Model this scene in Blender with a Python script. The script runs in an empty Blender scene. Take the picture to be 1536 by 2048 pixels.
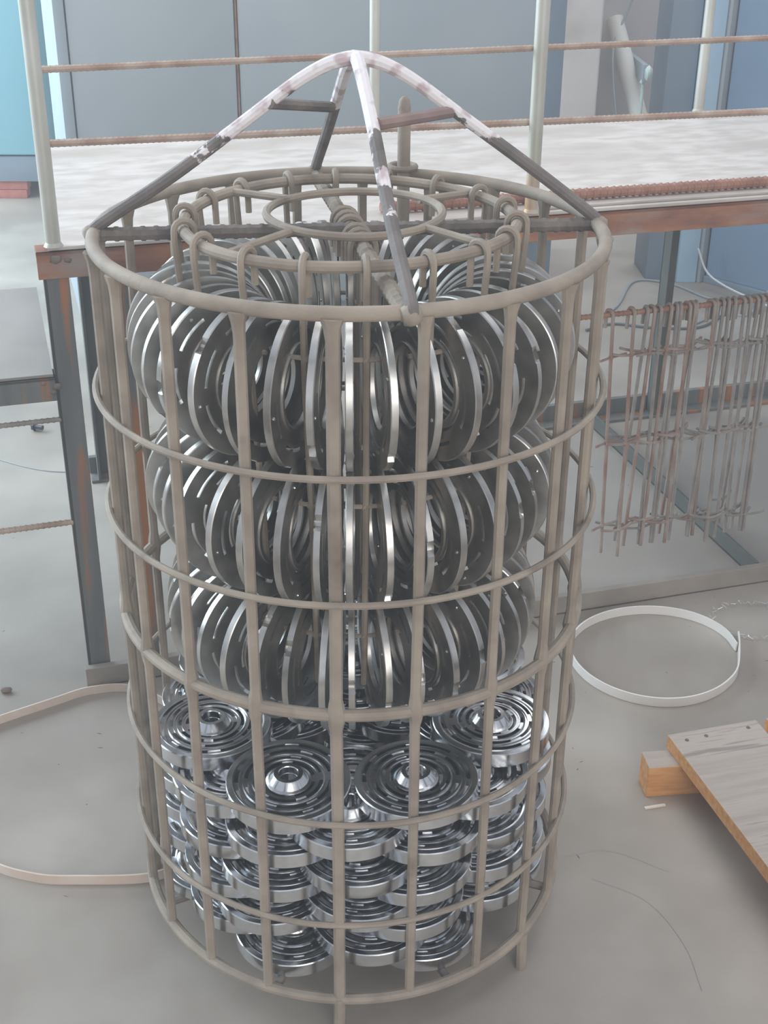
import bpy, bmesh, math, random
from math import sin, cos, pi, radians
from mathutils import Vector, Matrix
random.seed(7)
S = bpy.context.scene
COL = S.collection

# ------------------------------------------------------------------ camera, world, lights, exposure
cam_d = bpy.data.cameras.new('camera')
cam = bpy.data.objects.new('camera', cam_d); COL.objects.link(cam); S.camera = cam
F_PX, TH, ROLL, YAW, CY, CZ = 2605.5, 0.4811, 0.0081, 0.0282, -1.2496, 1.1636
cam_d.sensor_fit = 'VERTICAL'; cam_d.sensor_height = 36.0; cam_d.sensor_width = 27.0
cam_d.lens = F_PX / 2048 * 36.0
cam_d.clip_start = 0.02
_fw = Vector((sin(YAW) * cos(TH), cos(YAW) * cos(TH), -sin(TH)))
_rt = Vector((cos(YAW), -sin(YAW), 0)); _up = _rt.cross(_fw)
_r2 = _rt * cos(ROLL) + _up * sin(ROLL); _u2 = -_rt * sin(ROLL) + _up * cos(ROLL)
M = Matrix((_r2, _u2, -_fw)).transposed().to_4x4(); M.translation = (0, CY, CZ)
cam.matrix_world = M

W = bpy.data.worlds.new('world'); S.world = W; W.use_nodes = True
W.node_tree.nodes['Background'].inputs[0].default_value = (0.80, 0.87, 1.0, 1)
W.node_tree.nodes['Background'].inputs[1].default_value = 0.5


def area(name, loc, target, sx, sy, power, col):
    l = bpy.data.lights.new(name, 'AREA'); l.shape = 'RECTANGLE'; l.size = sx; l.size_y = sy
    l.energy = power; l.color = col
    o = bpy.data.objects.new(name, l); COL.objects.link(o); o.location = loc
    o.rotation_euler = (Vector(target) - Vector(loc)).to_track_quat('-Z', 'Y').to_euler()
    return o


area('hall_window_left_light', (-3.3, 2.2, 1.9), (0, 1.2, 0.4), 4.2, 2.2, 262, (0.74, 0.89, 1.0))
area('back_fill_light', (1.0, 3.78, 2.5), (0.75, 1.9, 0.0), 1.8, 0.9, 48, (0.88, 0.95, 1.0))  # added fill lamp, brightens the floor behind the table; stands for no known window
area('skylight_light', (0.6, 1.2, 4.6), (0.3, 0.9, 0), 3.4, 2.4, 62, (0.97, 0.98, 1.0))
area('hall_door_light', (1.2, -4.0, 2.0), (0, 0, 0.4), 2.6, 2.2, 75, (1.0, 0.96, 0.92))
S.view_settings.view_transform = 'Standard'
S.view_settings.look = 'None'
S.view_settings.gamma = 1.0
S.view_settings.use_curve_mapping = False
S.view_settings.exposure = 0.32


# ------------------------------------------------------------------ materials
def lin(h):
    h = h.lstrip('#'); v = [int(h[i:i + 2], 16) / 255 for i in (0, 2, 4)]
    return tuple(c / 12.92 if c <= 0.04045 else ((c + 0.055) / 1.055) ** 2.4 for c in v) + (1,)


def mat(name, a, b=None, scale=8.0, rough=0.6, metal=0.0, detail=4.0, lo=0.35, hi=0.65, bump=0.0, bscale=None,
        c=None, clo=0.6, chi=0.7, cscale=3.0, stretch=(1, 1, 1), spec=0.5, rough2=None):
    """noise blend of a and b, an optional third colour in patches, optional bump"""
    m = bpy.data.materials.new(name); m.use_nodes = True
    nt = m.node_tree; n = nt.nodes; L = nt.links
    p = n['Principled BSDF']
    p.inputs['Roughness'].default_value = rough; p.inputs['Metallic'].default_value = metal
    p.inputs['Specular IOR Level'].default_value = spec
    if b is None:
        p.inputs['Base Color'].default_value = lin(a)
    tc = n.new('ShaderNodeTexCoord'); mp = n.new('ShaderNodeMapping'); mp.inputs['Scale'].default_value = stretch
    L.new(tc.outputs['Object'], mp.inputs['Vector'])

    def noise(sc, det=4.0):
        t = n.new('ShaderNodeTexNoise'); t.inputs['Scale'].default_value = sc; t.inputs['Detail'].default_value = det
        L.new(mp.outputs['Vector'], t.inputs['Vector']); return t

    def ramp(src, x0, x1, c0, c1):
        r = n.new('ShaderNodeValToRGB'); e = r.color_ramp.elements
        e[0].position = x0; e[1].position = x1; e[0].color = c0; e[1].color = c1
        L.new(src, r.inputs[0]); return r
    if b is not None:
        t = noise(scale, detail)
        r = ramp(t.outputs['Fac'], lo, hi, lin(a), lin(b)); out = r.outputs[0]
        if c is not None:
            t2 = noise(cscale, 6.0)
            r2 = ramp(t2.outputs['Fac'], clo, chi, (0, 0, 0, 1), (1, 1, 1, 1))
            mx = n.new('ShaderNodeMixRGB'); L.new(r2.outputs[0], mx.inputs[0]); L.new(out, mx.inputs[1])
            mx.inputs[2].default_value = lin(c); out = mx.outputs[0]
        L.new(out, p.inputs['Base Color'])
        if rough2 is not None:
            rr = ramp(t.outputs['Fac'], lo, hi, (rough,) * 3 + (1,), (rough2,) * 3 + (1,))
            L.new(rr.outputs[0], p.inputs['Roughness'])
    if bump:
        t3 = noise(bscale or scale * 6, 5.0)
        bm = n.new('ShaderNodeBump'); bm.inputs['Strength'].default_value = bump; bm.inputs['Distance'].default_value = 0.002
        L.new(t3.outputs['Fac'], bm.inputs['Height']); L.new(bm.outputs[0], p.inputs['Normal'])
    return m


oxide = mat('dusty_oxidised_steel', '#8b7f73', '#a19586', 25, 0.72, 0.0, bump=0.25, bscale=260, c='#75675a', clo=0.62, chi=0.75, cscale=14)
oxide_dark = mat('dark_oxidised_steel', '#655e59', '#80776f', 30, 0.7, bump=0.4, bscale=300)
def flaking_mat():
    m = mat('flaking_white_paint_on_steel', '#645e5b', '#7b736e', 30, 0.65, bump=0.6, bscale=120)
    nt = m.node_tree; n = nt.nodes; L = nt.links; p = n['Principled BSDF']
    tc = n.new('ShaderNodeTexCoord'); sx = n.new('ShaderNodeSeparateXYZ'); L.new(tc.outputs['Object'], sx.inputs[0])

    def mth(op, a, b):
        q = n.new('ShaderNodeMath'); q.operation = op
        for k, v in enumerate((a, b)):
            if isinstance(v, (int, float)): q.inputs[k].default_value = v
            else: L.new(v, q.inputs[k])
        return q.outputs[0]
    no = n.new('ShaderNodeTexNoise'); no.inputs['Scale'].default_value = 26; no.inputs['Detail'].default_value = 8; no.inputs['Roughness'].default_value = 0.6
    L.new(tc.outputs['Object'], no.inputs['Vector'])
    v = mth('ADD', no.outputs['Fac'], mth('MULTIPLY', mth('SUBTRACT', sx.outputs['Z'], 0.905), 3.6))
    r = n.new('ShaderNodeValToRGB'); r.color_ramp.elements[0].position = 0.5; r.color_ramp.elements[1].position = 0.525; L.new(v, r.inputs[0])
    n2 = n.new('ShaderNodeTexNoise'); n2.inputs['Scale'].default_value = 60; L.new(tc.outputs['Object'], n2.inputs['Vector'])
    r2 = n.new('ShaderNodeValToRGB'); e = r2.color_ramp.elements; e[0].position = 0.36; e[1].position = 0.5; e[0].color = lin('#c3b1b2'); e[1].color = lin('#e6e0e0'); L.new(n2.outputs['Fac'], r2.inputs[0])
    old = p.inputs['Base Color'].links[0].from_socket
    mx = n.new('ShaderNodeMixRGB'); L.new(r.outputs[0], mx.inputs[0]); L.new(old, mx.inputs[1]); L.new(r2.outputs[0], mx.inputs[2]); L.new(mx.outputs[0], p.inputs['Base Color'])
    return m


flaking = flaking_mat()
chrome = mat('machined_bright_steel', '#d2d4d7', '#e2e3e4', 60, 0.17, 1.0, rough2=0.24)
chrome2 = mat('machined_ring_steel', '#bcbab6', '#d2cfca', 40, 0.29, 0.97, rough2=0.38, c='#a99f97', clo=0.66, chi=0.8, cscale=9)
hook_rust = mat('rusty_hanger_wire', '#8f7164', '#a2968c', 18, 0.75, bump=0.3, bscale=300)
hook_grey = mat('grey_hanger_wire', '#857f79', '#9b938b', 30, 0.72, bump=0.3, bscale=300)
rust_beam = mat('rusted_primer_steel', '#7c564c', '#b07c58', 7, 0.7, c='#9a8b84', clo=0.5, chi=0.62, cscale=5, bump=0.3, bscale=120, stretch=(1, 1, 3))
mill = mat('mill_scale_angle_steel', '#656866', '#797a77', 6, 0.55, c='#a8714c', clo=0.51, chi=0.62, cscale=7, bump=0.2, bscale=120, stretch=(5, 5, 0.5))
mill_dark = mat('dark_flat_bar_steel', '#505350', '#5e605c', 8, 0.6, c='#6e5a4c', clo=0.64, chi=0.72, cscale=7)
base_steel = mat('dusty_floor_beam_steel', '#8b837a', '#9f968c', 9, 0.7, c='#8c6f60', clo=0.58, chi=0.68, cscale=6)
pipe = mat('galvanised_pipe_with_rust', '#c9c9c0', '#b3b1a4', 14, 0.45, 0.25, c='#b58a5e', clo=0.6, chi=0.68, cscale=5, stretch=(1, 1, 0.5))
rebar_m = mat('rusty_rebar', '#a4897a', '#bca99a', 30, 0.75, bump=0.2)
rebar_red = mat('red_rusty_rebar', '#8f6658', '#a67d6b', 30, 0.75, bump=0.2)
plate_m = mat('dusty_table_plate', '#c2b8af', '#d6cdc6', 16, 0.5, detail=10, bump=0.3, bscale=70, lo=0.4, hi=0.6, c='#b3a69b', clo=0.52, chi=0.72, cscale=4, stretch=(1, 2, 1))
step_m = mat('dull_step_plate', '#938d87', '#a09a94', 6, 0.55, detail=8, c='#948d86', clo=0.56, chi=0.72, cscale=4)
concrete = mat('worn_concrete', '#988f85', '#aea69c', 3.0, 0.36, detail=12, bump=0.15, bscale=70, lo=0.38, hi=0.62, c='#8c8278', clo=0.52, chi=0.7, cscale=1.7, rough2=0.52, spec=0.6)
bluegrey = mat('blue_grey_cabinet_paint', '#acb6bb', '#b4bdc1', 3, 0.45, c='#9fabb2', clo=0.6, chi=0.8, cscale=1.5)
bluegrey_edge = mat('pale_blue_cabinet_trim', '#a9b7bf', '#a1afb7', 5, 0.5)
bluedark = mat('slate_blue_machine_paint', '#7d8d9b', '#8896a3', 4, 0.45)
bluelight = mat('light_blue_machine_paint', '#a4c2d6', '#b0cbdc', 5, 0.4)
bluepanel = mat('steel_blue_machine_panel', '#7f97b0', '#8ba2b9', 2.5, 0.45)
greyflange = mat('grey_machine_flange', '#97a0a6', '#a2a9ad', 6, 0.5)
teal = mat('teal_machine_paint', '#82bccb', '#8fc4d0', 2, 0.45, c='#79aab6', clo=0.6, chi=0.75, cscale=1.5)
brick_m = mat('red_brick', '#b5645a', '#c27a6e', 25, 0.85, bump=0.5, bscale=140)
plaster = mat('beige_plaster', '#cfc4bd', '#d7cdc6', 3, 0.8, c='#b4a79c', clo=0.57, chi=0.72, cscale=2.2, bump=0.1, bscale=60)
plaster_wall = mat('mauve_grey_plaster', '#bdb6b6', '#c6bfbe', 2, 0.8, c='#aba3a2', clo=0.6, chi=0.75, cscale=1.2)
board_m = mat('pale_board', '#d9d6ce', '#cdc8bf', 4, 0.6)
knob_m = mat('pale_green_cast_metal', '#c9d6d0', '#b6c6c0', 30, 0.45)
strap_m = mat('white_plastic_strap', '#ece9e4', '#dfdad3', 8, 0.35)
strap_old = mat('cream_plastic_strap', '#ddcfc2', '#cdb9a9', 12, 0.4)
wood_grey = mat('weathered_plank_top', '#a89c92', '#b9aea4', 5, 0.8, detail=8, stretch=(1, 14, 1), c='#958a81', clo=0.6, chi=0.66, cscale=5, bump=0.4, bscale=30)
wood_fresh = mat('orange_sawn_pine', '#c98c54', '#dba56e', 10, 0.75, stretch=(2, 12, 12), bump=0.2)
cable_w = mat('pale_cable', '#d5d9dc'); cable_d = mat('dark_cable', '#5f6669'); cable_g = mat('grey_cable', '#98a0a4')
swarf_m = mat('bright_swarf', '#d6d4d0', rough=0.35, metal=0.6)
chip_m = mat('pale_wood_chip', '#d9cdbf'); bolt_m = mat('dark_bolt_steel', '#4f5357', rough=0.5, metal=0.5); stone_m = mat('brown_grit', '#7d7068', rough=0.9)
nail_m = mat('dark_nail_head', '#6e625a', rough=0.7)


# ------------------------------------------------------------------ mesh helpers
class MB:
    def __init__(s): s.v = []; s.f = []; s.mi = []

    def add(s, vs, fs, mi=0):
        o = len(s.v); s.v += [tuple(v) for v in vs]; s.f += [tuple(i + o for i in f) for f in fs]; s.mi += [mi] * len(fs); return s

    def box(s, x0, x1, y0, y1, z0, z1, bev=0.0, fr=None, mi=0):
        if bev <= 0:
            vs = [(x, y, z) for z in (z0, z1) for x, y in ((x0, y0), (x1, y0), (x1, y1), (x0, y1))]
            fs = [(3, 2, 1, 0), (4, 5, 6, 7), (0, 1, 5, 4), (1, 2, 6, 5), (2, 3, 7, 6), (3, 0, 4, 7)]
        else:
            b = bmesh.new(); bmesh.ops.create_cube(b, size=1)
            for v in b.verts:
                v.co = ((x0 + x1) / 2 + v.co.x * (x1 - x0), (y0 + y1) / 2 + v.co.y * (y1 - y0), (z0 + z1) / 2 + v.co.z * (z1 - z0))
            bmesh.ops.bevel(b, geom=b.edges[:], offset=bev, segments=2, affect='EDGES', profile=0.6)
            b.verts.index_update(); vs = [v.co[:] for v in b.verts]; fs = [[v.index for v in f.verts] for f in b.faces]; b.free()
        if fr: vs = [fr(*v) for v in vs]
        return s.add(vs, fs, mi)

    def tube(s, pts, r, n=8, closed=False, caps=True, up=None, mi=0):
        """swept circle; r is a number or one radius per point"""
        pts = [Vector(p) for p in pts]; k = len(pts)
        rr = r if isinstance(r, (list, tuple)) else [r] * k
        T = []
        for i in range(k):
            a = pts[i - 1] if (closed or i > 0) else pts[i]
            b = pts[(i + 1) % k] if (closed or i < k - 1) else pts[i]
            T.append((b - a).normalized())
        ref = Vector(up) if up else (Vector((0, 0, 1)) if abs(T[0].z) < 0.9 else Vector((1, 0, 0)))
        N = (ref - T[0] * ref.dot(T[0])).normalized(); vs = []
        for i in range(k):
            N = (N - T[i] * N.dot(T[i])).normalized(); B = T[i].cross(N)
            for j in range(n):
                a = 2 * pi * j / n; vs.append(pts[i] + (N * cos(a) + B * sin(a)) * rr[i])
        fs = []
        for i in range(k if closed else k - 1):
            i2 = (i + 1) % k
            for j in range(n):
                j2 = (j + 1) % n; fs.append((i * n + j, i * n + j2, i2 * n + j2, i2 * n + j))
        if caps and not closed:
            fs.append(tuple(reversed(range(n)))); fs.append(tuple(range((k - 1) * n, k * n)))
        return s.add(vs, fs, mi)

    def lathe(s, prof, n=48, close=False, fr=None, mi=0):
        k = len(prof); vs = []
        for r_, z in prof:
            for j in range(n):
                a = 2 * pi * j / n; vs.append((r_ * cos(a), r_ * sin(a), z))
        fs = []
        for i in range(k if close else k - 1):
            i2 = (i + 1) % k
            for j in range(n):
                j2 = (j + 1) % n; fs.append((i * n + j, i * n + j2, i2 * n + j2, i2 * n + j))
        if not close: pass
        if fr: vs = [fr(*v) for v in vs]
        return s.add(vs, fs, mi)

    def blob(s, c, r, seed=0, sq=(1, 1, 1)):
        rd = random.Random(seed * 77 + 5); b = bmesh.new(); bmesh.ops.create_icosphere(b, subdivisions=2, radius=1)
        vs = []
        for v in b.verts:
            q = r * (0.85 + 0.3 * rd.random()); vs.append((c[0] + v.co.x * q * sq[0], c[1] + v.co.y * q * sq[1], c[2] + v.co.z * q * sq[2]))
        b.verts.index_update(); fs = [[v.index for v in f.verts] for f in b.faces]; b.free()
        return s.add(vs, fs)

    def mesh(s, name, mats, smooth=True, ang=35):
        me = bpy.data.meshes.new(name); me.from_pydata(s.v, [], s.f); me.validate()
        for m in (mats if isinstance(mats, (list, tuple)) else [mats]): me.materials.append(m)
        if any(s.mi) and len(me.polygons) == len(s.mi): me.polygons.foreach_set('material_index', s.mi)
        b = bmesh.new(); b.from_mesh(me); bmesh.ops.recalc_face_normals(b, faces=b.faces)
        for e in b.edges:
            e.smooth = (not e.is_boundary) and len(e.link_faces) == 2 and e.calc_face_angle(0) < radians(ang)
        for f in b.faces: f.smooth = smooth
        b.to_mesh(me); b.free()
        return me

    def build(s, name, mats, parent=None, smooth=True, ang=35):
        return link(name, s.mesh(name, mats, smooth, ang), parent)


def link(name, data, parent=None, loc=None, rot=None):
    o = bpy.data.objects.new(name, data); COL.objects.link(o)
    if parent is not None: o.parent = parent
    if loc is not None: o.location = loc
    if rot is not None: o.rotation_euler = rot
    return o


def tag(o, label, cat, group=None, kind=None):
    o['label'] = label; o['category'] = cat
    if group: o['group'] = group
    if kind: o['kind'] = kind
    return o


def thing(name, label, cat, loc=(0, 0, 0), rz=0.0, group=None):
    o = link(name, None, None, loc, (0, 0, rz)); o.empty_display_size = 0.05
    return tag(o, label, cat, group)


def copy_thing(src, loc, rot, label, group=None):
    c = src.copy(); COL.objects.link(c); c.location = loc; c.rotation_euler = rot; c['label'] = label
    if group: c['group'] = group
    for ch in list(src.children):
        d = ch.copy(); COL.objects.link(d); d.parent = c
    return c


def struct(o): o['kind'] = 'structure'; return o


def circle(r, z, n=96, cx=0.0, cy=0.0, w=0.0, seed=0):
    rd = random.Random(seed); ph = [rd.uniform(0, 6.28) for _ in range(3)]
    out = []
    for i in range(n):
        a = 2 * pi * i / n
        q = r + w * (sin(2 * a + ph[0]) + 0.6 * sin(3 * a + ph[1])); out.append((cx + q * sin(a), cy - q * cos(a), z + w * sin(2 * a + ph[2])))
    return out


def pol(az, r, z): a = radians(az); return Vector((r * sin(a), -r * cos(a), z))   # azimuth 0 faces the camera, + to the right


def spline(pts, n=8):
    P = [Vector(p) for p in pts]; P = [P[0] * 2 - P[1]] + P + [P[-1] * 2 - P[-2]]; out = []
    for i in range(1, len(P) - 2):
        for j in range(n):
            t = j / n; a, b, c, d = P[i - 1], P[i], P[i + 1], P[i + 2]
            out.append(0.5 * ((2 * b) + (c - a) * t + (2 * a - 5 * b + 4 * c - d) * t * t + (3 * b - a - 3 * c + d) * t ** 3))
    return out + [P[-2]]


def rebar(mb, a, b, r, pitch=0.012, n=8, rib=0.18):
    a, b = Vector(a), Vector(b); L = (b - a).length; k = max(2, int(L / pitch)); pts = []; rr = []
    for i in range(k):
        for t, q in ((0.0, 1), (0.5, 1), (0.6, 1 + rib), (0.85, 1 + rib), (0.95, 1)):
            pts.append(a.lerp(b, (i + t) / k)); rr.append(r * q)
    pts.append(b); rr.append(r)
    return mb.tube(pts, rr, n)


# ------------------------------------------------------------------ setting: floor and walls
fl = MB().box(-4.2, 5.0, -4.5, 4.2, -0.06, 0.0).build('floor', concrete, smooth=False); struct(fl)
bw = MB().box(-4.2, 5.0, 3.9, 4.1, 0.0, 3.2).build('wall_back', plaster_wall, smooth=False); struct(bw)
pl = MB().box(0.745, 0.895, 3.60, 3.9, 0.0, 3.2, bev=0.006).build('trim_1', plaster, smooth=False); struct(pl)

hz_m = bpy.data.materials.new('veil_haze'); hz_m.use_nodes = True
_n = hz_m.node_tree.nodes; _n.remove(_n['Principled BSDF']); _v = _n.new('ShaderNodeVolumeScatter')
_v.inputs['Density'].default_value = 0.045; _v.inputs['Color'].default_value = (0.93, 0.96, 1.0, 1)
hz_m.node_tree.links.new(_v.outputs[0], _n['Material Output'].inputs['Volume'])
o = MB().box(-4.6, 5.4, -4.9, 4.5, -0.3, 5.2).build('veil_haze', hz_m, smooth=False)  # added scatter volume that veils the room and lifts its dark tones
tag(o, 'thin pale haze volume added to lift the dark tones', 'haze', kind='stuff')

# ------------------------------------------------------------------ background machines and cabinet
A15 = radians(15.045)
EX = Vector((cos(A15), sin(A15), 0)); EY = Vector((-sin(A15), cos(A15), 0)); TO = Vector((-0.396, 0.416, 0))
cab = thing('metal_cabinet', 'wide blue-grey steel cabinet standing behind the railed table', 'cabinet', (0.565, 2.32, 0), A15)
CWID = 1.298
MB().box(-CWID, 0, 0.02, 0.5, 0.0, 2.1, bev=0.004).build('body', bluegrey_edge, cab)
MB().box(-CWID + 0.03, -0.872, 0.0, 0.02, 0.03, 2.06, bev=0.005).build('door', bluegrey, cab)
MB().box(-0.864, -0.082, 0.0, 0.02, 0.03, 2.06, bev=0.005).build('door', bluegrey, cab)
MB().box(-0.075, 0, 0.004, 0.02, 0.0, 2.1, bev=0.003).build('frame_strip', bluedark, cab)
MB().box(-CWID, -CWID + 0.028, -0.004, 0.02, 0.0, 2.1, bev=0.008).build('frame_strip', bluegrey_edge, cab)
MB().box(-0.870, -0.866, -0.001, 0.004, 0.03, 2.06).build('seam_strip', rust_beam, cab)

tb = thing('teal_machine', 'teal machine housing on bricks at the far left edge', 'machine', (-1.62, 3.38, 0))
MB().box(0, 0.55, 0, 0.5, 0.155, 1.8, bev=0.01).build('housing', teal, tb)
MB().box(0, 0.55, 0.008, 0.5, 0.062, 0.15, bev=0.004).build('plinth', bluedark, tb)
for i, (x, z) in enumerate(((-1.37, 0.0), (-1.24, 0.0), (-1.37, 0.031), (-1.235, 0.031))):
    o = MB().box(-0.06, 0.06, -0.03, 0.03, 0.0, 0.03, bev=0.003).build('brick', brick_m); o.location = (x + 0.035, 3.43, z)
    tag(o, ['red brick on the floor under the teal machine, left one of the lower pair', 'red brick on the floor under the teal machine, right one of the lower pair',
            'upper red brick under the teal machine, left of its pair', 'upper red brick under the teal machine, right of its pair'][i], 'brick')

mc = thing('steel_column', 'slate and light blue painted steel column behind the table at right', 'column', (0.868, 2.42, 0))
MB().box(0, 0.083, 0.03, 0.2, 0.0, 2.4, bev=0.003).build('dark_flange', bluedark, mc)
MB().box(0.085, 0.142, 0.0, 0.2, 0.0, 2.4, bev=0.003).build('light_flange', bluelight, mc)
mc2 = thing('machine_panel', 'big steel-blue machine panel at the right edge behind the table', 'machine', (1.012, 2.455, 0), radians(-48))
MB().box(0.0, 0.035, -0.02, 0.1, 0.0, 2.4, bev=0.004).build('corner_post', greyflange, mc2)
MB().box(0.04, 0.9, 0.0, 0.1, 0.02, 2.4, bev=0.004).build('panel', bluepanel, mc2)
MB().box(0.036, 0.9, -0.006, 0.05, 0.0, 0.02, bev=0.002).build('skirting', bluedark, mc2)

bd = MB()
bd.tube([(1.13, 3.52, 0.0), (0.985, 3.86, 0.555)], 0.032, 20)
o = bd.build('leaning_tube', board_m); tag(o, 'pale cardboard-coloured tube leaning against the back wall', 'tube')
vk = thing('valve_knob', 'pale green valve knob on a thin pipe by the slate column', 'valve', (1.075, 3.62, 0.40))
MB().tube([(0, 0, 0), (0.075, 0, 0.003)], 0.006, 8).build('pipe', knob_m, vk)
MB().lathe([(0.0, -0.012), (0.018, -0.012), (0.028, -0.004), (0.028, 0.004), (0.018, 0.014), (0.008, 0.02), (0, 0.02)], 20, fr=lambda x, y, z: (z, x, y)).build('handwheel', knob_m, vk)
MB().tube(spline([(-0.005, 0, -0.02), (-0.02, 0, -0.035), (-0.012, 0.005, -0.06), (-0.01, 0.01, -0.40)], 6), 0.006, 8).build('drop_pipe', knob_m, vk)
MB().box(-0.02, 0.0, -0.01, 0.285, -0.03, 0.03, bev=0.003).build('wall_bracket', greyflange, vk)
o = MB().tube(spline([(1.10, 3.86, 0.86), (1.04, 3.84, 0.62), (0.985, 3.80, 0.50), (0.97, 3.74, 0.40), (0.99, 3.66, 0.2), (1.03, 3.6, 0.006)], 8), 0.004, 6).build('hanging_cable', cable_g)
tag(o, 'grey cable hanging down beside the leaning tube', 'cable')


# ------------------------------------------------------------------ railed steel table
tbl = thing('railed_table', 'long steel table with dusty plate top, rebar railing and rusty edge beam', 'table', TO, A15)
H = 0.676


def angle_bar(mb, x0, x1, z1, h, d, t=0.005, y0=0.0):      # L section along x: vertical face at y0, flange going back
    mb.box(x0, x1, y0, y0 + t, z1 - h, z1, bev=0.001); mb.box(x0, x1, y0, y0 + d, z1 - t, z1, bev=0.001); return mb


angle_bar(MB(), -0.012, 1.9, H, 0.036, 0.04).build('front_beam', rust_beam, tbl, smooth=False)
MB().box(0.06, 1.9, 0.70, 0.74, 0.598, 0.633, bev=0.001).build('back_beam', rust_beam, tbl, smooth=False)
for x in (0.065, 0.66, 1.30, 1.86):
    MB().tube([(x, 0.006, H - 0.012), (x, 0.63, H - 0.012), (x, 0.715, 0.625)], 0.0095, 6).build('cross_bearer', mill, tbl)
pm = MB().box(0.004, 1.9, 0.004, 0.64, H + 0.0005, H + 0.0055, bev=0.0008, fr=lambda x, y, z: (x + (0.044 * y / 0.64 if x < 1 else 0), y, z)).build('top_plate', plate_m, tbl, smooth=False)
MB().box(0.70, 1.9, 0.012, 0.02, H + 0.0055, H + 0.0075, bev=0.0005).build('edge_strip', base_steel, tbl, smooth=False)


def L_leg(mb, x, y, z0, z1, w=0.034, t=0.005, sx=1, sy=1):
    mb.box(min(x, x + sx * w), max(x, x + sx * w), min(y, y + sy * t), max(y, y + sy * t), z0, z1, bev=0.0008)
    mb.box(min(x, x + sx * t), max(x, x + sx * t), min(y, y + sy * w), max(y, y + sy * w), z0, z1, bev=0.0008); return mb


for (x, y, sx, sy, w) in ((-0.006, 0.003, 1, 1, 0.033), (0.085, 0.02, 1, 1, 0.022), (0.074, 0.735, 1, -1, 0.036), (1.30, 0.735, 1, -1, 0.034), (1.42, 0.003, -1, 1, 0.034), (1.88, 0.735, -1, -1, 0.034)):
    lm = L_leg(MB(), x, y, 0.0, H - 0.004 if y < 0.5 else 0.632, w, 0.005, sx, sy)
    lm.build('leg', mill_dark if y > 0.5 else mill, tbl, smooth=False)
MB().box(-0.012, 1.9, -0.012, 0.0, 0.0, 0.034, bev=0.001).box(-0.012, 1.9, -0.012, 0.022, 0.0, 0.004, bev=0.001).build('floor_beam', base_steel, tbl, smooth=False)
MB().box(0.06, 1.9, 0.737, 0.75, 0.0, 0.04, bev=0.001).box(0.06, 1.9, 0.70, 0.75, 0.0, 0.006, bev=0.001).build('floor_beam', mill, tbl, smooth=False)
MB().box(1.145, 1.15, 0.002, 0.736, 0.0, 0.034, bev=0.0008).box(1.145, 1.175, 0.002, 0.736, 0.0, 0.004).build('floor_cross_bar', mill_dark, tbl, smooth=False)
for x, y, dz in ((0.012, 0.010, 1.6), (0.682, 0.010, 1.6), (1.352, 0.010, 1.6), (0.630, 0.64, 1.6), (1.292, 0.64, 1.6)):
    pmb = MB().tube([(x, y, H + 0.005), (x, y, dz)], 0.0098, 14)
    pmb.lathe([(0.0096, 0.0), (0.0128, 0.0005), (0.0115, 0.003), (0.0096, 0.006)], 14, fr=lambda a, b, c, x=x, y=y: (x + a, y + b, H + 0.005 + c))
    pmb.build('rail_post', pipe, tbl)
for z, z2, r in ((0.8995, 0.9105, 0.0042), (0.8095, 0.7955, 0.0048)):
    rebar(MB(), (0.012, 0.0245, z), (1.9, 0.0245, z2), r, 0.0075, 8, 0.1).build('rail_bar', rebar_m, tbl)
rb = rebar(MB(), (0.47, 0.055, H + 0.0145), (1.85, 0.05, H + 0.0145), 0.0075, 0.011, 8, 0.2).build('loose_rebar', rebar_red)
rb.matrix_world = Matrix.Translation(TO) @ Matrix.Rotation(A15, 4, 'Z'); tag(rb, 'thick red-rusty rebar lying along the front edge of the table top', 'rebar')
# hanging rail under the table front
RZ = 0.487
rebar(MB(), (0.69, 0.08, RZ), (1.7, 0.08, RZ + 0.006), 0.0042, 0.008).build('hanging_rail', rebar_red, tbl)
for x in (0.695, 1.69):
    MB().tube([(x, 0.08, RZ), (x, 0.08, H - 0.001), (x, 0.02, H - 0.001)], 0.004, 8).build('rail_dropper', rebar_red, tbl)
# lower step joined to the left leg
MB().box(-0.9, -0.008, 0.004, 0.40, 0.503, 0.507).build('step_plate', step_m, tbl, smooth=False)
angle_bar(MB(), -0.9, -0.006, 0.503, 0.034, 0.035).build('step_beam', mill, tbl, smooth=False)
rebar(MB(), (-0.9, 0.006, 0.432), (-0.004, 0.006, 0.439), 0.0036, 0.008).build('step_rung', hook_grey, tbl)
rebar(MB(), (-0.9, 0.006, 0.268), (-0.004, 0.006, 0.278), 0.0042, 0.008).build('step_rung', rebar_m, tbl)
for y in (0.003, 0.365):
    L_leg(MB(), -0.9, y, 0.0, 0.50).build('leg', mill, tbl, smooth=False)
for i, (x, z, r) in enumerate(((0.012, H - 0.01, 0.011), (0.028, H - 0.012, 0.007), (-0.004, 0.49, 0.009), (-0.01, 0.482, 0.007), (-0.022, 0.496, 0.006))): MB().blob((x, 0.0, z), r * 0.7, i, (1, 0.4, 0.8)).build('weld_bead', oxide_dark, tbl, ang=180)

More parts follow.
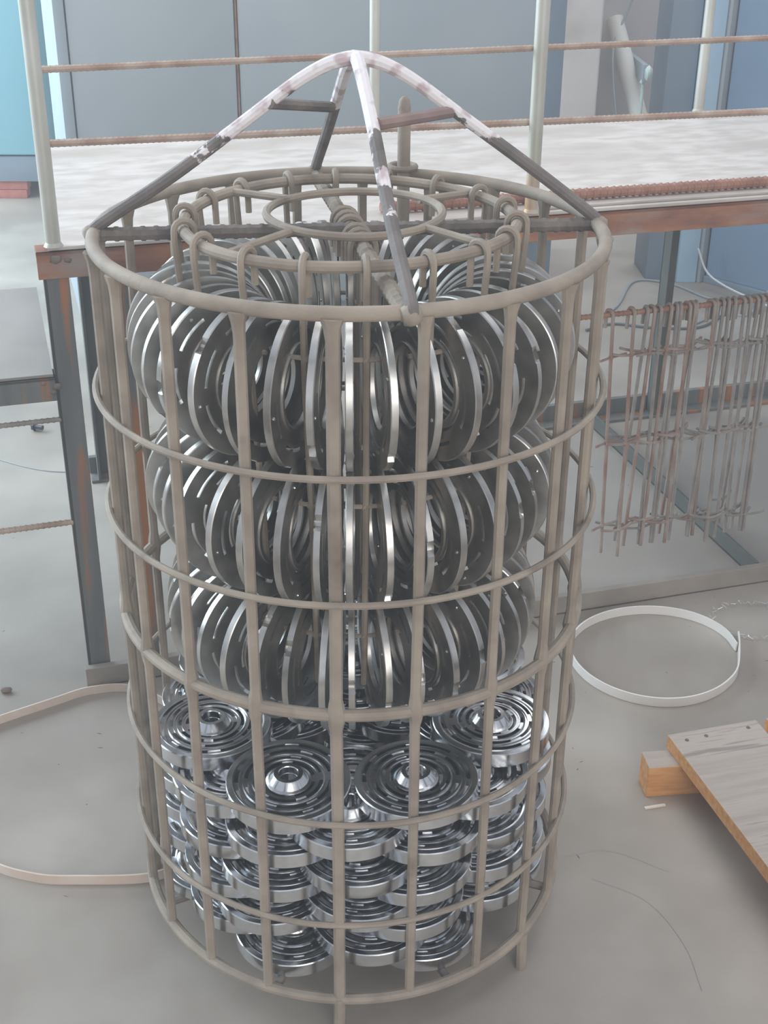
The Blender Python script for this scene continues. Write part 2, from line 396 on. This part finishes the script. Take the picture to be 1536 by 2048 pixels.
# ------------------------------------------------------------------ wire basket
R = 0.2475
Z = dict(top=0.8203, h2=0.6745, h3=0.5497, mid=0.4229, h5=0.2958, h6=0.160, base=0.05)
bk = thing('wire_basket', 'tall round wire basket of dusty steel bars with a white flaking lifting bail', 'basket')
MB().tube(circle(0.2462, Z['top'], 120, w=0.0008, seed=1), 0.0066, 12, closed=True).build('top_ring', oxide, bk)
for k, rr_, sd in (('h2', 0.2557, 2), ('h3', 0.2563, 3), ('h5', 0.2545, 4), ('h6', 0.2525, 5)):
    MB().tube(circle(rr_, Z[k], 110, w=0.0011, seed=sd), 0.0034, 8, closed=True).build('hoop', oxide, bk)
MB().tube(circle(0.2475, Z['mid'], 120, w=0.0006, seed=6), 0.0062, 10, closed=True).build('middle_ring', oxide, bk)
MB().tube(circle(0.2475, Z['base'], 120, w=0.0005, seed=7), 0.0062, 10, closed=True).build('base_ring', oxide, bk)
rd = random.Random(3)
for k in range(20):
    az = 18 * k - 3.5 + rd.uniform(-0.6, 0.6) * (k != 0); dz = [0.0, 0.9][k % 2]
    r0 = 0.0064 if k == 0 else rd.uniform(0.0049, 0.0055)
    pts = []; rads = []
    for z, q in ((0.046, 1.1), (0.06, 1.0), (0.16, 1), (0.29, 1), (0.405, 1.0), (0.413, 1.25), (0.4229, 1.5), (0.433, 1.25), (0.441, 1.0), (0.55, 1), (0.67, 1), (0.797, 1.0), (0.808, 1.2), (0.817, 1.7)):
        pts.append(pol(az + rd.uniform(-0.12, 0.12), R - 0.0006, z)); rads.append(r0 * q)
    MB().tube(pts, rads, 9).build('upright_bar', oxide, bk)
for az in (-3.5, 50.5, -93, 140, -150):
    MB().tube([pol(az, R + 0.001, 0.052), pol(az, R + 0.003, 0.0)], 0.0068, 10).build('foot', oxide, bk)
for i in range(4):
    a = pol(-20 + 45 * i, R - 0.004, Z['base'] - 0.0015); b = pol(160 + 45 * i, R - 0.004, Z['base'] - 0.0015)
    MB().tube([a, b], 0.005, 8).build('base_bar', oxide_dark, bk)
MB().tube(circle(0.13, Z['base'] - 0.0015, 60), 0.0048, 8, closed=True).build('base_bar', oxide_dark, bk)
# crossbars, inner ring, centre ring
ZC = Z['top'] - 0.001
cA, cB = Vector((-0.246, -0.012, ZC)), Vector((0.246, 0.026, ZC))
cF, cK = Vector((0.046, -0.240, ZC - 0.003)), Vector((-0.038, 0.241, ZC - 0.003))
rebar(MB(), cA, cB, 0.0066, 0.0125, 8, 0.13).build('crossbar', oxide_dark, bk)
rebar(MB(), cF, cK, 0.0072, 0.0125, 8, 0.11).build('crossbar', oxide, bk)
RI, ZI = 0.161, 0.8315
MB().tube(circle(RI, ZI, 100, w=0.0012, seed=9), 0.0056, 10, closed=True).build('inner_ring', oxide, bk)
MB().tube(circle(0.0855, ZI + 0.003, 72, 0.004, 0.012, w=0.0008, seed=10), 0.0042, 8, closed=True).build('centre_ring', oxide, bk)
for az in (-42, 52, 128, -130):
    MB().tube([Vector((0.004, 0.012, 0)) + pol(az, 0.083, ZI + 0.0025), pol(az * 1.0, RI, ZI + 0.001)], 0.004, 8).build('link_bar', oxide, bk)
# lifting bail
AP = Vector((0.006, 0.004, 0.978))
dirs = {'l': cA, 'r': cB, 'f': Vector((0.049, -0.2475, ZC)), 'b': Vector((-0.039, 0.2475, ZC))}
for key, base in dirs.items():
    d = base - AP; d.z = 0; rr_ = d.length; d.normalize()
    prof = [(rr_ + 0.002, Z['top'] - 0.004), (rr_ - 0.006, Z['top'] + 0.008), (0.174, 0.874), (0.102, 0.925), (0.066, 0.951), (0.045, 0.9645), (0.026, 0.974), (0.010, 0.9785), (0.0, 0.9795)]
    if key == 'f': prof = [(rr_ + 0.002, Z['top'] - 0.004), (rr_ - 0.004, Z['top'] + 0.008), (0.172, 0.872), (0.104, 0.922), (0.062, 0.9505), (0.04, 0.964), (0.022, 0.9735), (0.010, 0.9785), (0, 0.9795)]
    pts = spline([AP * 1.0 + d * r_ + Vector((0, 0, z - AP.z)) for r_, z in prof], 6)
    n1 = len(pts); sp = 6 * 2 + 1
    lo_ = MB().tube(pts, [0.0066 - 0.0006 * min(1, i / 6) + 0.001 * max(0, (i - 24) / 24) for i in range(n1)], 10).build('lifting_leg', flaking, bk)
    MB().blob(base + d * 0.001 + Vector((0, 0, 0.0)), 0.0098, ord(key)).build('weld_bead', oxide, lo_, ang=180)
MB().tube([(-0.074, -0.006, 0.9405), (-0.018, 0.098, 0.9185)], 0.0052, 8).build('gusset_bar', oxide_dark, bk)
MB().tube([(0.024, -0.078, 0.936), (0.096, 0.012, 0.930)], 0.0056, 8).build('gusset_bar', mat('reddish_gusset_steel', '#84706b', '#97817a', 30, 0.7), bk)
# guide rod tied to the back of the top ring
gp = Vector((0.0605, 0.2255, 0))
MB().tube([gp + Vector((0, 0, 0.66)), gp + Vector((0, 0, 0.895)), gp + Vector((0, 0, 0.903)), gp + Vector((0, 0, 0.907))], [0.0072, 0.0072, 0.0058, 0.002], 12).build('guide_rod', oxide, bk)
MB().tube(circle(0.0145, Z['top'] + 0.0085, 28, gp.x - 0.001, gp.y + 0.008), 0.0036, 8, closed=True).build('tie_loop', oxide, bk)


# ------------------------------------------------------------------ hangers
def hanger_parts(name, tilt, arc_r, m, seed, length=0.445, rr=0.0034, hook_r=0.0094, half=0.03, hanger_z=(0.0705, 0.2215, 0.3725), bow=0.0):
    """origin at the centre of the bar it hooks over; -y is the long-leg side; arms run along x"""
    rd = random.Random(seed); q = hook_r; mb = MB()
    pts = []
    for i in range(9):
        a = pi * i / 8 * 1.0; pts.append((0, q * cos(a) * 1.0, q * sin(a)))
    tail = [(0, q + 0.0005, -0.022 - rd.uniform(0, 0.012)), (0, q, -0.006)]
    down = [(0, -q - 0.0002, -0.01), (rd.uniform(-1, 1) * 0.0012, -q + tilt * 0.10, -0.10), (rd.uniform(-1, 1) * 0.0016, -q + tilt * 0.25, -0.25), (0, -q + tilt * length, -length)]
    mb.tube(tail + pts + down, rr, 7, up=(1, 0, 0))
    root = mb.build(name, m)
    for dz in hanger_z:
        y = -q + tilt * dz
        am = MB(); ap = []
        for i in range(9):
            t = i / 4 - 1; ap.append((t * half, y + bow * t * t, -dz + (0.25 * abs(bow) + 0.001) * t * t))
        am.tube(ap, 0.0024, 6); am.blob((0, y, -dz), 0.0042, seed)
        am.build('cross_arm', m, root)
    return root


NH = 18
order = ['front', 'first', 'second', 'third', 'fourth', 'fifth', 'sixth']
RB = 0.037                         # plate bore radius
tiers = (('upper', 0.7145, 0.150), ('middle', 0.5635, 0.1405), ('lower', 0.4125, 0.131))
hz = tuple(ZI - (zc + RB - 0.0026) for _, zc, _ in tiers)
TILT = (0.150 - 0.131) / (hz[2] - hz[0])
rdh = random.Random(11); haz = []
for i in range(NH):
    k = i if i <= 8 else i - 18
    az = -3.5 + 360 / NH * (k + 0.42) + rdh.uniform(-1.1, 1.1); haz.append(az)
    side = 'right' if k >= 0 else 'left'
    n = k if k >= 0 else -k - 1
    root = hanger_parts('plate_hanger', TILT, 0, oxide, 20 + i, hanger_z=hz, half=0.0205)
    p = pol(az, RI, ZI); root.location = p; root.rotation_euler = (0, 0, radians(az))
    tag(root, 'wire plate hanger on the inner ring, %s to the %s of the basket front' % (['first', 'second', 'third', 'fourth', 'fifth', 'sixth', 'seventh', 'eighth', 'ninth'][n], side), 'hanger', 'hangers on the inner ring')
# hangers crowding on the depth crossbar
for i, t in enumerate((0.405, 0.44, 0.475, 0.54, 0.575, 0.61)):
    root = hanger_parts('plate_hanger', 0.0, 0, oxide, 60 + i, hook_r=0.0118, rr=0.0036, hanger_z=(0.085, 0.235, 0.385), half=0.018)
    root.location = cF.lerp(cK, t); root.rotation_euler = (0, 0, radians(90 + 10 + rdh.uniform(-8, 8)))
    tag(root, 'empty wire hanger on the front-to-back crossbar, %s from the front' % ['first', 'second', 'third', 'fourth', 'fifth', 'sixth'][i], 'hanger', 'hangers on the crossbar')


# ------------------------------------------------------------------ steel plates
def polar_plate(rs, top, th, segs, slots, notches=(), bev=0.0008, z0=0.0):
    """rs: radial breakpoints; top: height of each band; slots: {band: (count, fraction, phase)} cut right through"""
    mb = MB(); R_ = rs[-1]
    ang = [2 * pi * i / segs for i in range(segs)]
    nb = len(rs) - 1

    def rad(i, a):
        if i == nb and notches:
            for na, nr in notches:
                d = (a - na + pi) % (2 * pi) - pi; s_ = abs(d) * R_
                if s_ < nr: return R_ - math.sqrt(nr * nr - s_ * s_) * 0.95
        return rs[i]

    def hole(b, j):
        if b in slots:
            c, fr_, ph = slots[b]; t = ((j / segs) * c + ph) % 1.0
            return t >= fr_
        return False
    cache = {}

    def V(i, j, z):
        key = (i, j % segs, round(z, 6))
        if key not in cache:
            a = ang[j % segs]; r_ = rad(i, a); cache[key] = len(mb.v); mb.v.append((r_ * cos(a), r_ * sin(a), z))
        return cache[key]

    def face(*f): mb.f.append(tuple(f)); mb.mi.append(0)
    for b in range(nb):
        for j in range(segs):
            if hole(b, j): continue
            t = top[b]
            # bands whose top is a pair are sloped
            ti, to = t if isinstance(t, tuple) else (t, t)
            face(V(b, j, ti), V(b + 1, j, to), V(b + 1, j + 1, to), V(b, j + 1, ti))
            face(V(b, j, z0), V(b, j + 1, z0), V(b + 1, j + 1, z0), V(b + 1, j, z0))
            for side in (0, 1):                       # radial neighbours
                nbd = b - 1 if side == 0 else b + 1; i = b if side == 0 else b + 1; zt = ti if side == 0 else to
                if nbd < 0 or nbd >= nb or hole(nbd, j): face(V(i, j, z0), V(i, j + 1, z0), V(i, j + 1, zt), V(i, j, zt))
                else:
                    tn = top[nbd]; zn = (tn[1] if side == 0 else tn[0]) if isinstance(tn, tuple) else tn
                    if zn < zt - 1e-7: face(V(i, j, zn), V(i, j + 1, zn), V(i, j + 1, zt), V(i, j, zt))
            for dj in (-1, 1):
                if hole(b, (j + dj) % segs):
                    jj = j if dj == -1 else j + 1
                    face(V(b, jj, z0), V(b + 1, jj, z0), V(b + 1, jj, to), V(b, jj, ti))
    return mb


# flat plates with hub, stacked in the lower half
FR, FT = 0.0665, 0.0165
rs = [0.010, 0.0250, 0.0288, 0.0315, 0.0332, 0.0370, 0.0388, 0.0412, 0.0430, 0.0470, 0.0488, 0.0512, 0.0532, 0.0575, 0.0595, 0.0655, 0.0665]
tp = [FT - 0.001, FT - 0.001, FT, FT + 0.0008, FT - 0.0006, (FT, FT + 0.0008), FT - 0.0008, FT + 0.0006, FT - 0.0005, FT + 0.0008, FT - 0.0012, FT + 0.0006, FT - 0.0004, (FT + 0.0002, FT + 0.0008), (FT + 0.0002, FT), (FT, FT - 0.001)]
sl = {1: (4, 0.74, 0.1), 4: (5, 0.74, 0.3), 8: (6, 0.72, 0.55), 12: (7, 0.74, 0.2)}
sl = {b: (c, 1 - f, p) for b, (c, f, p) in sl.items()}
flat_me = polar_plate(rs, tp, FT, 144, sl).mesh('slotted_plate', chrome, ang=25)
hub_me = MB().lathe([(0.0105, 0.001), (0.0105, 0.0235), (0.0112, 0.0245), (0.0155, 0.0245), (0.0165, 0.0235), (0.0215, 0.0172), (0.0240, 0.0160), (0.0240, 0.0150)], 48).mesh('hub', chrome, ang=25)


def flat_plate(loc, rot, label, group):
    o = link('slotted_plate', flat_me, None, loc, rot); tag(o, label, 'valve plate', group)
    link('hub', hub_me, o, (0, 0, 0)); return o


rdp = random.Random(5)
NL, PITCH, Z0 = 9, 0.0252, 0.0545
base_az = [-24, 24, 71.5, 120, 180, -120, -71.5]
layer_word = ['bottom', 'second from bottom', 'third from bottom', 'fourth from bottom', 'middle', 'fourth from top', 'third from top', 'second from top', 'top']
seat = ['front left', 'front right', 'right', 'rear right', 'back', 'rear left', 'left']
top_label = {0: 'top slotted plate at the front left of the flat pile, whole face visible', 1: 'top slotted plate at the front right of the flat pile, hub clear of the bars',
             2: 'top slotted plate at the right of the pile, half behind the hanging rings', 6: 'top slotted plate at the left of the pile, dazzling with window light'}
for l in range(NL):
    shift = 0 if l == NL - 1 else [25.7, 0][(NL - l) % 2] + rdp.uniform(-7, 7)
    if l == NL - 1: shift = 0
    for k, a in enumerate(base_az):
        if l < NL - 1: a = 360 / 7 * k - 25.7 + shift + rdp.uniform(-0.6, 0.6)
        rr_ = 0.167 + rdp.uniform(-0.0015, 0.0015)
        tl = 1.1 if l < NL - 1 else 1.8
        p = pol(a, rr_, Z0 + PITCH * l)
        rot = (radians(rdp.uniform(-tl, tl)), radians(rdp.uniform(-tl, tl)), rdp.uniform(0, 6.28))
        lab = top_label.get(k) if l == NL - 1 else None
        if lab is None: lab = 'slotted hub plate in the %s layer of the flat pile, %s seat' % (layer_word[l], seat[k])
        flat_plate(p, rot, lab, 'hub plates stacked flat in the basket')
    if l < 4: flat_plate((rdp.uniform(-.002, .002), rdp.uniform(-.002, .002), Z0 + PITCH * l), (0, 0, rdp.uniform(0, 6)), 'slotted hub plate in the %s layer of the flat pile, centre seat' % layer_word[l], 'hub plates stacked flat in the basket')

# ring plates hanging on edge
RR = 0.0745; HT = 0.0068
rs2 = [RB, 0.0385, 0.0420, 0.0440, 0.0470, 0.0520, 0.0535, 0.0565, 0.0600, 0.0735, RR]
f_ = HT - 0.0026
tp2 = [(f_ + 0.0006, f_ + 0.0014), f_ + 0.0014, f_, f_, f_, f_ + 0.0004, HT, HT, HT, (HT, HT - 0.0008)]


def ring_mesh(slots, notches, pins, seed):
    mb = polar_plate(rs2, tp2, HT, 180, slots, notches)
    for a in pins: mb.blob((0.0668 * cos(a), 0.0668 * sin(a), HT), 0.0016, seed)
    return mb.mesh('ring_plate', chrome2, ang=25)


ringA_me = ring_mesh({7: (5, 0.36, 0.15), 3: (4, 0.3, 0.5)}, ((0.6, 0.0062), (0.6 + pi, 0.0062)), (0.15, 2.2, 4.3), 3)
ringB_me = ring_mesh({7: (7, 0.30, 0.5)}, ((1.9, 0.0058), (4.4, 0.0058)), (0.9, 3.0, 5.2), 4)
nth = ['first', 'second', 'third', 'fourth', 'fifth', 'sixth', 'seventh', 'eighth', 'ninth', 'tenth', 'eleventh', 'twelfth', 'thirteenth', 'fourteenth', 'fifteenth', 'sixteenth', 'seventeenth', 'eighteenth', 'nineteenth', 'twentieth']
for tname, zc, rc in tiers:
    allp = []
    for i in range(NH):
        for s_ in (-1, 1):
            allp.append((haz[i] + s_ * (360 / NH / 4 + rdp.uniform(-0.2, 0.35)), i))
    def rel(a): return (a + 3.5 + 180) % 360 - 180
    rights = sorted([a for a, _ in allp if rel(a) >= 0], key=rel); lefts = sorted([a for a, _ in allp if rel(a) < 0], key=lambda a: -rel(a))
    for side, lst in (('right', rights), ('left', lefts)):
        for n, a in enumerate(lst):
            p = pol(a, rc + rdp.uniform(-0.003, 0.0015), zc + rdp.uniform(-0.001, 0.0008))
            az = radians(a) + radians(rdp.uniform(-1.2, 1.2))
            # plate axis along the tangent; faces turned either way
            f = rdp.choice((0, pi))
            rot = (Matrix.Rotation(az, 4, 'Z') @ Matrix.Rotation(pi / 2 + f, 4, 'Y') @ Matrix.Rotation(rdp.uniform(0, 6.28), 4, 'Z'))
            o = link('ring_plate', ringA_me if rdp.random() < 0.55 else ringB_me)
            o.matrix_world = Matrix.Translation(p) @ rot @ Matrix.Translation((0, 0, -HT / 2))
            tag(o, 'ring plate hanging in the %s tier, %s to the %s of the thick front bar' % (tname, nth[n], side), 'valve plate', 'ring plates hanging in the basket')

# ------------------------------------------------------------------ hangers on the rail under the table
px = (1216, 1258, 1286, 1297, 1311, 1332, 1345, 1352, 1367, 1376, 1384, 1415, 1423, 1436, 1448, 1460, 1476, 1488, 1503, 1514, 1526, 1540)
rdr = random.Random(4)
protos = []
for i, x in enumerate(px):
    lx = 0.856 + (x - 1215) / 321 * 0.29
    loc = TO + EX * lx + EY * 0.08 + Vector((0, 0, RZ + 0.006 * (lx - 0.69)))
    rust = i in (0, 1, 3, 5, 8, 9, 11)
    o = hanger_parts('plate_hanger', rdr.uniform(-0.06, 0.05), 0, hook_rust if rust else hook_grey, 100 + i, rr=0.0031, hook_r=0.0076, half=rdr.uniform(0.028, 0.038), bow=rdr.choice((0.013, 0.010, 0.008, -0.006)),
                     hanger_z=(0.07 + rdr.uniform(-.006, .006), 0.225 + rdr.uniform(-.008, .008), 0.385 + rdr.uniform(-.012, .012)), length=0.425)
    o.location = loc; o.rotation_euler = (rdr.uniform(-0.025, 0.025), rdr.uniform(-0.04, 0.03), A15 + rdr.uniform(-0.35, 0.35))
    nn = ['first', 'second', 'third', 'fourth', 'fifth', 'sixth', 'seventh', 'eighth', 'ninth', 'tenth', 'eleventh', 'twelfth', 'thirteenth', 'fourteenth', 'fifteenth', 'sixteenth', 'seventeenth', 'eighteenth', 'nineteenth', 'twentieth', 'twenty-first', 'twenty-second'][i]
    tag(o, 'empty %s wire hanger on the rail under the table, %s from the basket' % ('rusty' if rust else 'grey', nn), 'hanger', 'empty hangers under the table')


# ------------------------------------------------------------------ straps, pallet, litter
def strap(pts, h, t, closed=False, n=10):
    P = spline(pts, n); mb = MB(); k = len(P)
    vs = []
    for i, p in enumerate(P):
        a = P[max(0, i - 1)]; b = P[min(k - 1, i + 1)]; d = (b - a); d.z = 0; d.normalize(); nrm = Vector((-d.y, d.x, 0))
        for o_, z in ((-t, 0), (t, 0), (t, h), (-t, h)): vs.append(p + nrm * o_ * 1.0 + Vector((0, 0, z)))
    fs = []
    for i in range(k - 1):
        for j in range(4):
            j2 = (j + 1) % 4; fs.append((i * 4 + j, i * 4 + j2, i * 4 + 4 + j2, i * 4 + 4 + j))
    fs += [(3, 2, 1, 0), tuple((k - 1) * 4 + j for j in range(4))]
    return mb.add(vs, fs)


c_, e1, e2 = Vector((0.483, 0.472, 0)), Vector((0.133, 0.028, 0)), Vector((-0.02, 0.128, 0))
pts = [c_ + e1 * cos(a) + e2 * sin(a) + Vector((0.004 * sin(2 * a), 0, 0.0005)) for a in [radians(-5 + 18.4 * i) for i in range(20)]]
pts[-1] = pts[0] + Vector((0.003, -0.004, 0.0)); pts.append(pts[0] + Vector((0.012, 0.035, 0.0)))
o = strap(pts, 0.0155, 0.0012).build('plastic_strap', strap_m); tag(o, 'white plastic strap bent into a loop on the floor right of the basket', 'strap')
o = strap([(-0.20, 0.10, 0.0003), (-0.215, 0.02, 0.0003), (-0.25, -0.014, 0.0003), (-0.34, -0.018, 0.0003), (-0.40, -0.012, 0.0003), (-0.47, 0.02, 0.0003), (-0.60, 0.12, 0.0003), (-0.62, 0.22, 0.0003), (-0.55, 0.29, 0.0003), (-0.45, 0.355, 0.0003), (-0.394, 0.386, 0.0003), (-0.33, 0.386, 0.0003), (-0.25, 0.32, 0.0003), (-0.20, 0.2, 0.0003), (-0.195, 0.12, 0.0003)], 0.014, 0.0012).build('plastic_strap', strap_old)
tag(o, 'cream plastic strap looping over the floor left of the basket', 'strap')

pal = thing('wooden_pallet', 'weathered wooden pallet with grey plank tops and orange sawn edges at lower right', 'pallet', (0.431, 0.180, 0), radians(13.9))
ZP = 0.050


def plank(x0, x1, L_, nails):
    mb = MB().box(x0, x1, -L_, 0, ZP, ZP + 0.021, bev=0.0012)
    me = mb.mesh('plank', [wood_fresh, wood_grey], smooth=False)
    for p in me.polygons: p.material_index = 1 if p.normal.z > 0.8 else 0
    o = link('plank', me, pal)
    nm = MB()
    for nx, ny in nails: nm.lathe([(0.0, 0.0012), (0.0024, 0.0011), (0.003, 0.0)], 8, fr=lambda a, b, c, nx=nx, ny=ny: (nx + a, ny + b, ZP + 0.021 + c))
    nm.build('nail_head', nail_m, o)


plank(0.0, 0.135, 0.85, ((0.02, -0.018), (0.05, -0.016), (0.115, -0.014), (0.018, -0.44), (0.1, -0.445)))
plank(0.150, 0.285, 0.85, ((0.17, -0.02), (0.25, -0.02)))
for y0, x0 in ((-0.042, -0.036), (-0.47, 0.03), (-0.85, 0.03)):
    mb = MB().box(x0, 0.36, y0, y0 + 0.036, 0.0, ZP - 0.0003, bev=0.0015)
    me = mb.mesh('bearer', [wood_fresh, wood_grey], smooth=False)
    for p in me.polygons: p.material_index = 1 if p.normal.z > 0.8 else 0
    o = link('bearer', me, pal)
    if x0 < 0: o.rotation_euler = (0, 0, radians(-9))

# swarf ring of curly wire
sw = []
for i in range(150):
    a = radians(20 + 300 * i / 149); w = i * 0.9
    q = 1 + 0.05 * sin(w * 1.7) + 0.05 * sin(w * 0.61)
    sw.append((0.672 + 0.075 * q * cos(a) + 0.003 * sin(w * 2.3), 0.575 + 0.055 * q * sin(a) + 0.003 * cos(w * 2.9), 0.003 + 0.0022 * (1 + sin(w * 1.3))))
o = MB().tube(sw, 0.0007, 4).build('swarf_curl', swarf_m); tag(o, 'curly bright metal swarf ring on the floor right of the white strap', 'swarf')
o = MB().box(-0.015, 0.015, -0.0022, 0.0022, 0, 0.003, bev=0.0008).build('wood_splinter', chip_m); o.location = (0.407, 0.114, 0); o.rotation_euler = (0, 0, radians(12)); tag(o, 'small pale splinter on the floor below the pallet timber', 'splinter')
o = MB().tube([(-0.011, 0, 0.006), (0.008, 0, 0.006)], 0.006, 6).tube([(0.008, 0, 0.006), (0.013, 0, 0.006)], 0.0095, 6).build('bolt', bolt_m); o.location = (-0.681, 1.368, 0.0035); o.rotation_euler = (0, 0, radians(160)); tag(o, 'dark bolt lying on the bright floor behind the left step', 'bolt')
o = MB().blob((0, 0, 0.004), 0.0065, 8, (1.3, 0.9, 0.7)).build('grit_lump', stone_m); o.location = (-0.526, 0.393, 0); tag(o, 'brown lump of grit on the floor at the left edge', 'grit')
gr = random.Random(9); mb = MB()
for i in range(260):
    if i < 190: x, y = gr.uniform(-1.0, 0.95), gr.uniform(0.45, 2.4)
    else: x, y = gr.uniform(-0.7, 0.75), gr.uniform(-0.5, 0.6)
    if abs(x) < 0.27 and abs(y) < 0.27: continue
    r_ = gr.uniform(0.0005, 0.0016); a = gr.uniform(0, 3.1); l = r_ * gr.uniform(1, 4)
    vs = [(x + l * cos(a), y + l * sin(a), 0), (x - r_ * .6 * sin(a), y + r_ * .6 * cos(a), 0), (x - l * cos(a), y - l * sin(a), 0), (x + r_ * .6 * sin(a), y - r_ * .6 * cos(a), 0), (x, y, r_ * 0.7)]
    mb.add(vs, [(0, 1, 4), (1, 2, 4), (2, 3, 4), (3, 0, 4)])
o = mb.build('floor_crumbs', stone_m, smooth=False); tag(o, 'dark crumbs and filings scattered over the concrete floor', 'debris', kind='stuff')
for pts, lab in (([(0.30, -0.02, .0008), (0.36, -0.06, .0008), (0.39, -0.13, .0008), (0.395, -0.2, .0008)], 'hair-thin wire curving over the floor right of the basket foot'),
                 ([(0.27, 0.02, .0008), (0.33, 0.03, .0008), (0.40, -0.01, .0008)], 'faint thin wire on the floor just right of the basket base')):
    o = MB().tube(spline(pts, 8), 0.00022, 4).build('thin_wire', cable_g); tag(o, lab, 'wire')
cables = [([(0.62, 2.0, .004), (0.70, 2.05, .004), (0.80, 2.02, .004), (0.92, 2.02, .004), (1.0, 2.1, .004)], 0.0035, cable_d, 'dark cable lying on the bright floor beside the table leg'),
          ([(0.64, 2.04, .004), (0.74, 2.2, .004), (0.83, 2.42, .004), (0.93, 2.4, .004), (1.0, 2.28, .004), (1.04, 2.24, .004)], 0.003, cable_g, 'grey cable arching over the floor behind the table'),
          ([(0.92, 2.05, .004), (1.0, 2.12, .004), (1.08, 2.12, .004), (1.13, 2.17, .03), (1.20, 2.13, .16), (1.30, 2.0, .24)], 0.0035, cable_g, 'grey cable rising in front of the steel-blue panel'),
          ([(0.99, 2.36, 0.12), (1.02, 2.35, 0.055), (1.06, 2.30, 0.03), (1.12, 2.2, 0.02), (1.2, 2.08, 0.01)], 0.003, cable_w, 'white cable drooping along the foot of the steel-blue panel')]
for pts, r_, m_, lab in cables:
    o = MB().tube(spline(pts, 8), r_, 6).build('floor_cable', m_); tag(o, lab, 'cable')
o = MB().tube(spline([(-0.78, 1.25, .001), (-0.66, 1.18, .001), (-0.58, 1.16, .001), (-0.47, 1.17, .001)], 8), 0.0011, 5).build('thin_wire', cable_g); tag(o, 'hair-thin wire lying on the floor behind the left table leg', 'wire')
